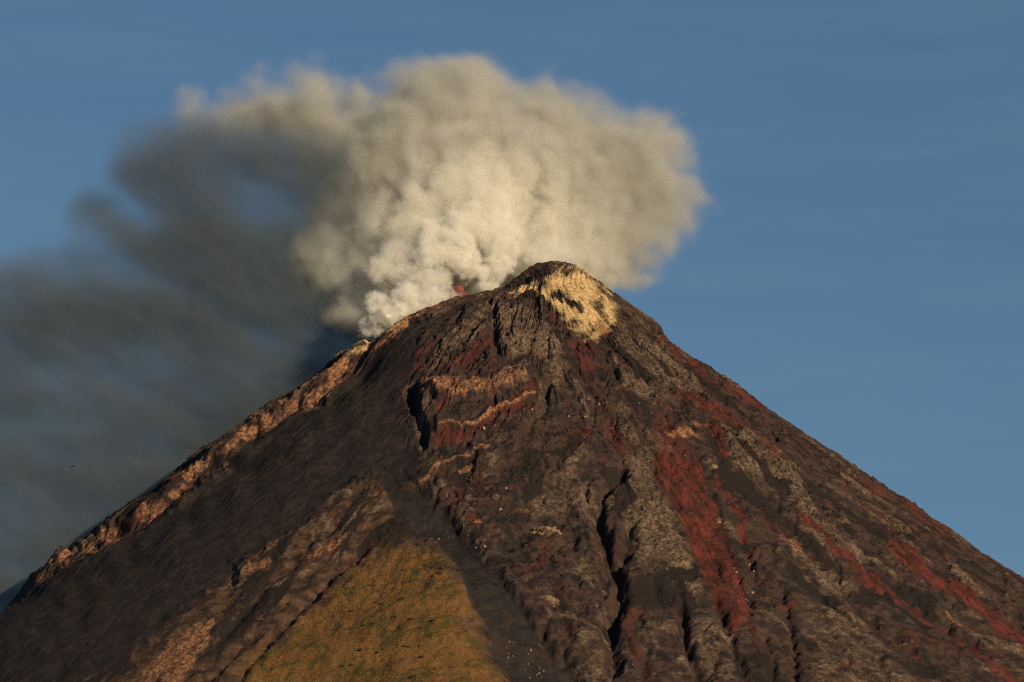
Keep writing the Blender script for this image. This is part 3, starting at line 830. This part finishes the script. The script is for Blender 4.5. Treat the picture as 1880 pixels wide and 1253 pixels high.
# dry grass on the spur
gm = np.nonzero((LAND['grass'].ravel() > 0.35) & ON_FACE & (CV < 1300))[0]
cnt = 26000
pick = rng.choice(gm, cnt)
clump = 0.5 + 0.9 * fbm(FX[pick] / 16, FY[pick] / 16, 0.0, 3, 171) + 0.5 * fbm(FX[pick] / 60, FY[pick] / 60, 0.0, 2, 172)
keep = rng.random(cnt) < np.clip(LAND['grass'].ravel()[pick] * 1.6 - 0.6, 0, 1) * np.clip(clump, 0.06, 1)
pick = pick[keep]; cnt = len(pick)
base = np.stack((FX[pick] + rng.uniform(-1.4, 1.4, cnt), FY[pick] + rng.uniform(-1.0, 1.0, cnt), FZ[pick] - 0.4), -1)
hgt = rng.uniform(0.7, 1.9, cnt)
vv, ff = [], []
for b in range(4):
    t = rng.uniform(0, 2 * np.pi, cnt); w = rng.uniform(0.25, 0.55, cnt); lean = rng.uniform(0.2, 0.9, cnt); t2 = rng.uniform(0, 2 * np.pi, cnt)
    side = np.stack((np.cos(t) * w, np.sin(t) * w, 0 * t), -1)
    tip = np.stack((np.cos(t2) * lean, np.sin(t2) * lean, hgt + 0.4), -1)
    vv += [base - side, base + side, base + tip + side * 0.15, base + tip - side * 0.15]
V = np.stack(vv, 1).reshape(-1, 3)
Q = np.arange(len(V)).reshape(-1, 4)
me = mesh_from('grass', V, quads=Q)
n = N('dry_grass')
pos = n.node('ShaderNodeNewGeometry').outputs['Position']
c = n.mix(n.remap(n.noise(pos, 0.022, 7, 0.62, 1.2), 0.47, 0.60), (0.205, 0.100, 0.033), (0.085, 0.065, 0.020))
c = n.mix(n.remap(n.noise(pos, 0.4, 3, 0.6), 0.45, 0.68, 0, 0.8), c, (0.24, 0.145, 0.058))
c = n.mix(n.remap(n.noise(pos, 0.13, 5, 0.6), 0.52, 0.66, 0, 0.7), c, (0.085, 0.045, 0.018))
p = n.node('ShaderNodeBsdfPrincipled'); n.put(p.inputs['Base Color'], c); p.inputs['Roughness'].default_value = 0.9; p.inputs['Specular IOR Level'].default_value = 0.1
n.t.links.new(p.outputs[0], n.out.inputs['Surface'])
me.materials.append(n.m)
tag(link(bpy.data.objects.new('grass', me)), 'dry ochre and olive grass covering the low spur', 'grass', kind='stuff')

# low dark bushes dotted over the grass
leaf = N('bush_leaves')
pos = leaf.node('ShaderNodeNewGeometry').outputs['Position']
c = leaf.mix(leaf.remap(leaf.noise(pos, 0.8, 3, 0.6), 0.35, 0.65), (0.022, 0.026, 0.009), (0.060, 0.058, 0.018))
p = leaf.node('ShaderNodeBsdfPrincipled'); leaf.put(p.inputs['Base Color'], c); p.inputs['Roughness'].default_value = 0.8
leaf.t.links.new(p.outputs[0], leaf.out.inputs['Surface'])


def bush_mesh(seed):
    r = np.random.default_rng(seed); m_ = 150
    d = r.normal(size=(m_, 3)); d /= np.linalg.norm(d, axis=1)[:, None]; d[:, 2] = np.abs(d[:, 2])
    o_ = d * (r.uniform(0.45, 1.0, m_) * (1 + 0.35 * np.sin(3 * np.arctan2(d[:, 1], d[:, 0]) + seed)))[:, None] * np.array((1.3, 1.1, 0.9))
    a_ = r.normal(size=(m_, 3)) * 0.16; b_ = r.normal(size=(m_, 3)) * 0.16
    q = np.stack((o_ - a_, o_ + b_, o_ + a_, o_ - b_), 1).reshape(-1, 3)
    me = mesh_from('bush', q, quads=np.arange(m_ * 4).reshape(-1, 4)); me.materials.append(leaf.m)
    return me


bushes = [bush_mesh(k) for k in range(4)]
for k in range(34):
    q = foot(rng.normal(690, 75), rng.uniform(1060, 1262))
    s_ = float(rng.uniform(1.3, 3.4))
    o = link(bpy.data.objects.new('bush', bushes[k % 4])); o.location = q; o.scale = (s_ * 1.4, s_, s_); o.rotation_euler = (0, 0, float(rng.uniform(0, 6.28)))
    tag(o, 'low dark green bush among the dry grass on the spur', 'bush', 'bushes on the grassy spur')

# a soaring bird, about eight hundred metres from the eye
me = bpy.data.meshes.new('bird')
pts = [(0, 0, 0), (0.02, 0.12, 0.02), (0.03, 0.22, 0.03), (0.03, 0.29, 0.02), (0, -0.16, -0.01), (0, -0.32, -0.02),
       (-0.14, 0.06, 0.035), (-0.34, 0.05, 0.02), (-0.56, -0.03, -0.05), (0.13, 0.06, -0.02), (0.30, 0.05, -0.13), (0.46, -0.03, -0.17)]
rad_ = [(0.075, 0.07), (0.07, 0.065), (0.045, 0.045), (0.012, 0.012), (0.05, 0.035), (0.07, 0.014), (0.085, 0.028), (0.09, 0.02), (0.03, 0.010), (0.085, 0.028), (0.09, 0.02), (0.03, 0.010)]
me.from_pydata(pts, [(0, 1), (1, 2), (2, 3), (0, 4), (4, 5), (1, 6), (6, 7), (7, 8), (1, 9), (9, 10), (10, 11)], [])
bird = link(bpy.data.objects.new('bird', me))
sk = bird.modifiers.new('skin', 'SKIN')
for k, r_ in enumerate(rad_): me.skin_vertices[0].data[k].radius = r_
me.skin_vertices[0].data[0].use_root = True
bird.modifiers.new('sub', 'SUBSURF').render_levels = 2
bird.location = spot(134, 856, -9200)
bird.rotation_euler = (R(6), R(4), R(150))
n = N('dark_feathers')
c = n.mix(n.remap(n.noise(n.node('ShaderNodeTexCoord').outputs['Object'], 18, 4, 0.6), 0.4, 0.6), (0.010, 0.009, 0.009), (0.028, 0.023, 0.020))
p = n.node('ShaderNodeBsdfPrincipled'); n.put(p.inputs['Base Color'], c); p.inputs['Roughness'].default_value = 0.7
n.t.links.new(p.outputs[0], n.out.inputs['Surface'])
me.materials.append(n.m)
tag(bird, 'tiny dark bird soaring with spread wings before the slate ash cloud', 'bird')
print('things', round(time.time() - T0, 1))

# ------------------------------------------------------------------ smoke
def lattice(u0, u1, v0, v1, y0, y1, step):
    """a box of voxels round an area in image pixels, at depth y0..y1; returns box corners, axes and coordinates"""
    c = [spot(u, v, y) for u in (u0, u1) for v in (v0, v1) for y in (y0, y1)]
    lo, hi = np.min(c, 0), np.max(c, 0)
    n = np.maximum(((hi - lo) / step).astype(int) + 1, 4)
    ax = [np.linspace(lo[k], hi[k], n[k]).astype(np.float32) for k in range(3)]
    X, Y, Z = np.meshgrid(*ax, indexing='ij')
    return lo, hi, n, X, Y, Z


def voxel_nodes(name, fields, lo, hi, n, attr):
    """a node tree whose Volume Cube reads a numpy field back from the loose points that carry it"""
    src = bpy.data.objects.get(name + '_samples')
    if src is None:
        me = bpy.data.meshes.new(name + '_samples')
        me.vertices.add(int(np.prod(n)))
        for k, f in fields.items():
            me.attributes.new(k, 'FLOAT', 'POINT').data.foreach_set('value', np.ascontiguousarray(f, np.float32).ravel())
        src = bpy.data.objects.new(name + '_samples', me)
    ng = bpy.data.node_groups.new(name + '_' + attr, 'GeometryNodeTree')
    ng.interface.new_socket('Geometry', in_out='INPUT', socket_type='NodeSocketGeometry')
    ng.interface.new_socket('Geometry', in_out='OUTPUT', socket_type='NodeSocketGeometry')
    nd, lk = ng.nodes.new, ng.links.new
    go = nd('NodeGroupOutput')
    info = nd('GeometryNodeObjectInfo'); info.transform_space = 'ORIGINAL'; info.inputs['Object'].default_value = src
    pos = nd('GeometryNodeInputPosition'); sep = nd('ShaderNodeSeparateXYZ'); lk(pos.outputs[0], sep.inputs[0])

    def fm(op, a, b):
        q = nd('ShaderNodeMath'); q.operation = op; lk(a, q.inputs[0]); q.inputs[1].default_value = b
        return q.outputs[0]

    def im(op, a, b):
        q = nd('FunctionNodeIntegerMath'); q.operation = op; lk(a, q.inputs[0])
        if isinstance(b, int): q.inputs[1].default_value = b
        else: lk(b, q.inputs[1])
        return q.outputs[0]
    fi = []
    for k in range(3):
        w = fm('MULTIPLY', fm('SUBTRACT', sep.outputs[k], float(lo[k])), float((n[k] - 1) / (hi[k] - lo[k])))
        q = nd('FunctionNodeFloatToInt'); q.rounding_mode = 'ROUND'; lk(w, q.inputs[0]); fi.append(q.outputs[0])
    flat = im('ADD', im('MULTIPLY', im('ADD', im('MULTIPLY', fi[0], int(n[1])), fi[1]), int(n[2])), fi[2])
    si = nd('GeometryNodeSampleIndex'); si.data_type = 'FLOAT'; si.domain = 'POINT'; si.clamp = True
    lk(info.outputs['Geometry'], si.inputs['Geometry'])
    na = nd('GeometryNodeInputNamedAttribute'); na.data_type = 'FLOAT'; na.inputs['Name'].default_value = attr
    lk(na.outputs['Attribute'], si.inputs['Value']); lk(flat, si.inputs['Index'])
    vc = nd('GeometryNodeVolumeCube')
    lk(si.outputs[0], vc.inputs['Density'])
    vc.inputs['Background'].default_value = 0.0
    vc.inputs['Min'].default_value = tuple(map(float, lo)); vc.inputs['Max'].default_value = tuple(map(float, hi))
    for k, a in enumerate('XYZ'): vc.inputs['Resolution ' + a].default_value = int(n[k])
    return ng, vc, go


def smoke_volume(name, fields, lo, hi, n, mat, parent):
    ng, vc, go = voxel_nodes(parent.name, fields, lo, hi, n, 'smoke')
    sm = ng.nodes.new('GeometryNodeSetMaterial'); sm.inputs['Material'].default_value = mat
    ng.links.new(vc.outputs[0], sm.inputs[0]); ng.links.new(sm.outputs[0], go.inputs[0])
    vd = bpy.data.volumes.new(name); vd.materials.append(mat)
    o = link(bpy.data.objects.new(name, vd), parent)
    o.modifiers.new('grid', 'NODES').node_group = ng
    return o


def smoke_body(name, fields, lo, hi, n, level, mat, parent):
    """the thick inside of a cloud of smoke, as a mesh of the field's own shape"""
    ng, vc, go = voxel_nodes(parent.name, fields, lo, hi, n, 'body')
    vm = ng.nodes.new('GeometryNodeVolumeToMesh'); vm.inputs['Threshold'].default_value = level
    ng.links.new(vc.outputs[0], vm.inputs[0]); ng.links.new(vm.outputs[0], go.inputs[0])
    tmp = link(bpy.data.objects.new(name, bpy.data.meshes.new(name)))
    tmp.modifiers.new('grid', 'NODES').node_group = ng
    dg = bpy.context.evaluated_depsgraph_get()
    me = bpy.data.meshes.new_from_object(tmp.evaluated_get(dg))
    bpy.data.objects.remove(tmp)
    bm = bmesh.new(); bm.from_mesh(me)                # keep the main body, drop detached shreds
    left, best = set(bm.verts), set()
    while left:
        isle, todo = set(), [left.pop()]
        while todo:
            q = todo.pop(); isle.add(q)
            for e in q.link_edges:
                w = e.other_vert(q)
                if w in left:
                    left.discard(w); todo.append(w)
        if len(isle) > len(best): best = isle
    bmesh.ops.delete(bm, geom=[q for q in bm.verts if q not in best], context='VERTS')
    bm.to_mesh(me); bm.free()
    me.name = name
    me.polygons.foreach_set('use_smooth', np.ones(len(me.polygons), bool))
    me.materials.clear(); me.materials.append(mat)
    return link(bpy.data.objects.new(name, me), parent)


def smoke_material(name, colour, dens, far_colour=None, reach=(0, 1)):
    """even smoke, or smoke whose colour turns greyer with the distance from the vent"""
    n = N(name)
    p = n.node('ShaderNodeVolumePrincipled')
    p.inputs['Color'].default_value = tuple(colour) + (1,)
    if far_colour:
        ln = n.node('ShaderNodeVectorMath', operation='LENGTH'); n.put(ln.inputs[0], n.node('ShaderNodeTexCoord').outputs['Object'])
        n.put(p.inputs['Color'], n.mix(n.remap(ln.outputs['Value'], *reach), colour, far_colour))
    p.inputs['Density'].default_value = dens
    n.t.links.new(p.outputs[0], n.out.inputs['Volume'])
    return n.m


def body_material(name, colour):
    n = N(name)
    d = n.node('ShaderNodeBsdfDiffuse'); pos = n.node('ShaderNodeNewGeometry').outputs['Position']
    c = n.mix(n.remap(n.noise(pos, 0.02, 5, 0.6), 0.35, 0.65), tuple(0.93 * q for q in colour), colour)
    n.put(d.inputs['Color'], c)
    n.t.links.new(d.outputs[0], n.out.inputs['Surface'])
    return n.m


def lobes_sd(X, Y, Z, lobes, k):
    """smooth union of balls, positive inside; lobes are (u, v, depth, radius)"""
    acc = np.zeros(X.shape, np.float32)
    for u, v, y, r in lobes:
        p = spot(u, v, y)
        d = r - np.sqrt((X - p[0]) ** 2 + (Y - p[1]) ** 2 + (Z - p[2]) ** 2)
        acc += np.exp(np.clip(d / k, -40, 40))
    return k * np.log(np.maximum(acc, 1e-12))


def billow(X, Y, Z, size, octaves, seed, gain=0.5):
    a, s, out = 1.0, 1.0 / size, 0.0
    for k in range(octaves):
        out = out + a * (np.abs(noise(X * s, Y * s, Z * s, seed + k * 5)) - 0.26)
        a *= gain; s *= 2.07
    return out


def close_box(d):
    d[0] = d[-1] = 0; d[:, 0] = d[:, -1] = 0; d[:, :, 0] = d[:, :, -1] = 0
    return d


def smoke_root(name, at, label, cat):
    root = link(bpy.data.objects.new(name, None))
    root.location = at
    return tag(root, label, cat)


PLUME = [(900, 325, 240, 170), (800, 280, 250, 165), (1000, 315, 250, 168), (850, 165, 270, 84), (770, 165, 275, 84), (705, 330, 250, 125), (650, 400, 250, 90), (1130, 330, 260, 120), (1190, 272, 265, 92),
         (1222, 372, 260, 88), (1110, 430, 250, 100), (780, 200, 270, 98), (880, 200, 270, 92), (960, 235, 270, 92), (1060, 268, 270, 78), (650, 230, 280, 92), (565, 205, 290, 92),
         (480, 205, 300, 62), (615, 455, 240, 66), (670, 485, 235, 66), (740, 470, 235, 90), (820, 440, 205, 112), (900, 450, 205, 112), (1000, 440, 215, 108), (760, 400, 210, 100), (860, 380, 190, 100), (1080, 490, 245, 66), (1180, 440, 255, 62),
         (800, 395, 135, 98), (720, 425, 150, 88), (860, 470, 150, 84), (770, 480, 150, 80), (705, 520, 140, 62), (600, 475, 150, 84), (655, 525, 140, 80), (690, 560, 95, 62), (722, 545, 90, 62), (655, 585, 95, 46), (690, 535, 215, 60), (655, 575, 190, 30), (1120, 510, 240, 44), (610, 290, 265, 62), (410, 220, 310, 50), (345, 232, 315, 40)]


def build_plume(step):
    root = smoke_root('smoke_plume', spot(850, 560, 90), 'broad cream and grey mushroom of smoke spreading above the whole crater', 'smoke plume')
    lo, hi, n, X, Y, Z = lattice(250, 1370, 40, 660, 50, 490, step)
    wx = 24 * noise(X / 120, Y / 120, Z / 120, 201); wz = 24 * noise(X / 120, Y / 120, Z / 120, 202)
    sd = lobes_sd(X + wx, Y, Z + wz, PLUME, 14.0)
    b1 = billow(X + wx, Y, Z + wz, 110, 2, 210, 0.55)
    b2 = billow(X, Y, Z, 46, 4, 220, 0.62)
    # thinner and softer away from the vents
    p = spot(900, 520, 200)
    away = np.sqrt((X - p[0]) ** 2 + (Z - p[2]) ** 2)
    sd = sd + 5 + 12 * sstep(150, 420, away) + 58 * b1 + (26 - 11 * sstep(120, 380, away)) * b2
    edge = 16 + 92 * sstep(110, 420, away)
    thin = 1.0 - 0.66 * sstep(130, 430, away)
    d = sstep(0, 1, sd / edge) * thin + np.clip(sd / 70, 0, 2) ** 2 * 0.7
    d = d * np.clip(0.8 + 0.9 * noise(X / 60, Y / 60, Z / 60, 240), 0.15, 1.3)
    off = np.array(root.location)
    f = {'smoke': close_box(d), 'body': close_box(np.maximum(sd - 0.12 * away, 0))}
    smoke_volume('drifting_smoke', f, lo - off, hi - off, n, smoke_material('pale_ash_smoke', (0.965, 0.945, 0.89), 0.060, (0.71, 0.705, 0.68), (150, 470)), root)
    smoke_body('thick_smoke', f, lo - off, hi - off, n, 62.0, body_material('thick_pale_smoke', (0.72, 0.70, 0.65)), root)


def build_puff(name, label, cat, lobes, step, dens, shade, size, amp, seed, soft, level):
    us = [l[0] for l in lobes]; vs_ = [l[1] for l in lobes]; ys = [l[2] for l in lobes]; pad = max(l[3] for l in lobes) * 1.25 + 8
    root = smoke_root(name, spot(lobes[0][0], lobes[0][1], lobes[0][2]), label, cat)
    lo, hi, n, X, Y, Z = lattice(min(us) - pad, max(us) + pad, min(vs_) - pad, max(vs_) + pad, min(ys) - pad, max(ys) + pad, step)
    sd = lobes_sd(X + 7 * noise(X / 40, Y / 40, Z / 40, seed + 1), Y, Z + 7 * noise(X / 40, Y / 40, Z / 40, seed + 2), lobes, 7.0)
    sd = sd + amp * billow(X, Y, Z, size, 4, seed, 0.6) + 1.0
    top = spot(us[0], min(vs_), 0)[2]; low = spot(us[0], max(vs_), 0)[2]
    hgt = np.clip((Z - low) / (top - low), 0, 1)
    d = sstep(0, 1, sd / (soft * (1 + 2.2 * hgt))) * (1 - 0.85 * hgt)
    off = np.array(root.location)
    f = {'smoke': close_box(d), 'body': close_box(np.maximum(sd - 45 * hgt, 0))}
    smoke_volume('rising_smoke', f, lo - off, hi - off, n, smoke_material(name.replace('_', ' '), shade, dens), root)
    smoke_body('thick_smoke', f, lo - off, hi - off, n, level, body_material('thick ' + name.replace('_', ' '), tuple(0.86 * q for q in shade)), root)


COLUMN = [(893, 526, 0, 17), (858, 485, -10, 30), (838, 455, 10, 42), (800, 440, 30, 44), (846, 415, 40, 44), (800, 470, -10, 34), (901, 506, 5, 22), (914, 486, 12, 29), (922, 462, 20, 34), (912, 438, 28, 36), (884, 422, 40, 38), (930, 436, 32, 26), (872, 395, 52, 42), (908, 376, 62, 46), (884, 345, 80, 52), (926, 340, 90, 46), (850, 350, 92, 44), (905, 312, 115, 50), (865, 310, 115, 44)]
WEST_VENT = [(858, 556, -70, 16), (832, 552, -72, 22), (802, 546, -72, 29), (768, 556, -76, 29), (738, 570, -80, 25), (710, 584, -84, 21), (790, 516, -45, 31), (764, 508, -40, 26), (816, 510, -45, 24), (746, 536, -60, 30), (780, 482, -15, 28), (735, 500, -20, 26), (700, 556, -60, 24), (690, 592, -72, 19), (668, 600, -55, 17), (690, 560, -20, 28), (735, 462, 25, 44), (700, 492, 15, 40), (765, 432, 45, 46), (775, 470, 0, 36)]
DOME_VENT = [(1008, 474, 60, 18), (1026, 462, 58, 21), (1042, 468, 55, 17), (1002, 448, 66, 24), (982, 464, 66, 20), (1028, 438, 76, 25), (990, 422, 86, 27), (1014, 408, 100, 28)]


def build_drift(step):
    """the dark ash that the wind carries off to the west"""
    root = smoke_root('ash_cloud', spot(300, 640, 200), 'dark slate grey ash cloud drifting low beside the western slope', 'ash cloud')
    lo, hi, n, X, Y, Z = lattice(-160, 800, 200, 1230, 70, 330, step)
    u, v = image_uv(X, Y, Z)
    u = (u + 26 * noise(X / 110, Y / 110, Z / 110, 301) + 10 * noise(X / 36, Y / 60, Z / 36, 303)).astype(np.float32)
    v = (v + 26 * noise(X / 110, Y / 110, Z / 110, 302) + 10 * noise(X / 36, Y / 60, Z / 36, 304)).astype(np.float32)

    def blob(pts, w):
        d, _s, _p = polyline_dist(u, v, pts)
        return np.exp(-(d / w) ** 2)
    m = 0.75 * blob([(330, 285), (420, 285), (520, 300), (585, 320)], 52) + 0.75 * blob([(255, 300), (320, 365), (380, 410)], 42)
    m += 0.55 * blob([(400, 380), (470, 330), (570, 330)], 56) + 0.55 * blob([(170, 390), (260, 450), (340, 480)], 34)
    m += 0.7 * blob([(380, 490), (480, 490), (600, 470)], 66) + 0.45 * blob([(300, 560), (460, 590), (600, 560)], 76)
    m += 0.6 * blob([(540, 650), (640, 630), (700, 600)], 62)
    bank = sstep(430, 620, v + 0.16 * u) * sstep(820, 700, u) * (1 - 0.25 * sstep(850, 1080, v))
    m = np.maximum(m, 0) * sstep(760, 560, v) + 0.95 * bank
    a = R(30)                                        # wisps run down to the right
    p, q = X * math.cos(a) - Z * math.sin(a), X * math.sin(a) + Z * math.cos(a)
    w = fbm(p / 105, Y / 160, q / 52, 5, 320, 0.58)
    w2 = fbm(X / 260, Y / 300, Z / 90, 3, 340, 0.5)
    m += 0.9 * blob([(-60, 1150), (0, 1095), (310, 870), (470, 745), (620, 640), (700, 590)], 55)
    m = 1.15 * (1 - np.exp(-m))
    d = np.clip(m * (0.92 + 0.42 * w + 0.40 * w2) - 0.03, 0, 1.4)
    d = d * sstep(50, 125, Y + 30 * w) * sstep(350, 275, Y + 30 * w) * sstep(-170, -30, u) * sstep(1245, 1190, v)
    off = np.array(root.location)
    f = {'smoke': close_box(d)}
    smoke_volume('drifting_ash', f, lo - off, hi - off, n, smoke_material('dark_ash_smoke', (0.205, 0.245, 0.282), 0.0165), root)  # dark ash, with the blue of sky-lit shade put into its colour


build_plume(4.0)
build_puff('steam_column', 'bright cream column of steam rising from the notch beside the summit dome', 'steam column', COLUMN, 2.6, 0.13, (0.965, 0.945, 0.90), 44, 25, 401, 8.0, 18.0)
build_puff('steam_puff', 'low pale puff of steam hugging the western crater rim', 'steam puff', WEST_VENT, 2.2, 0.11, (0.965, 0.945, 0.90), 42, 24, 431, 8.0, 17.0)
build_puff('steam_puff', 'small pinkish white puff of steam right behind the top of the summit dome', 'steam puff', DOME_VENT, 2.4, 0.08, (0.96, 0.94, 0.90), 34, 18, 461, 9.0, 16.0)
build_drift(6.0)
print('smoke', round(time.time() - T0, 1))
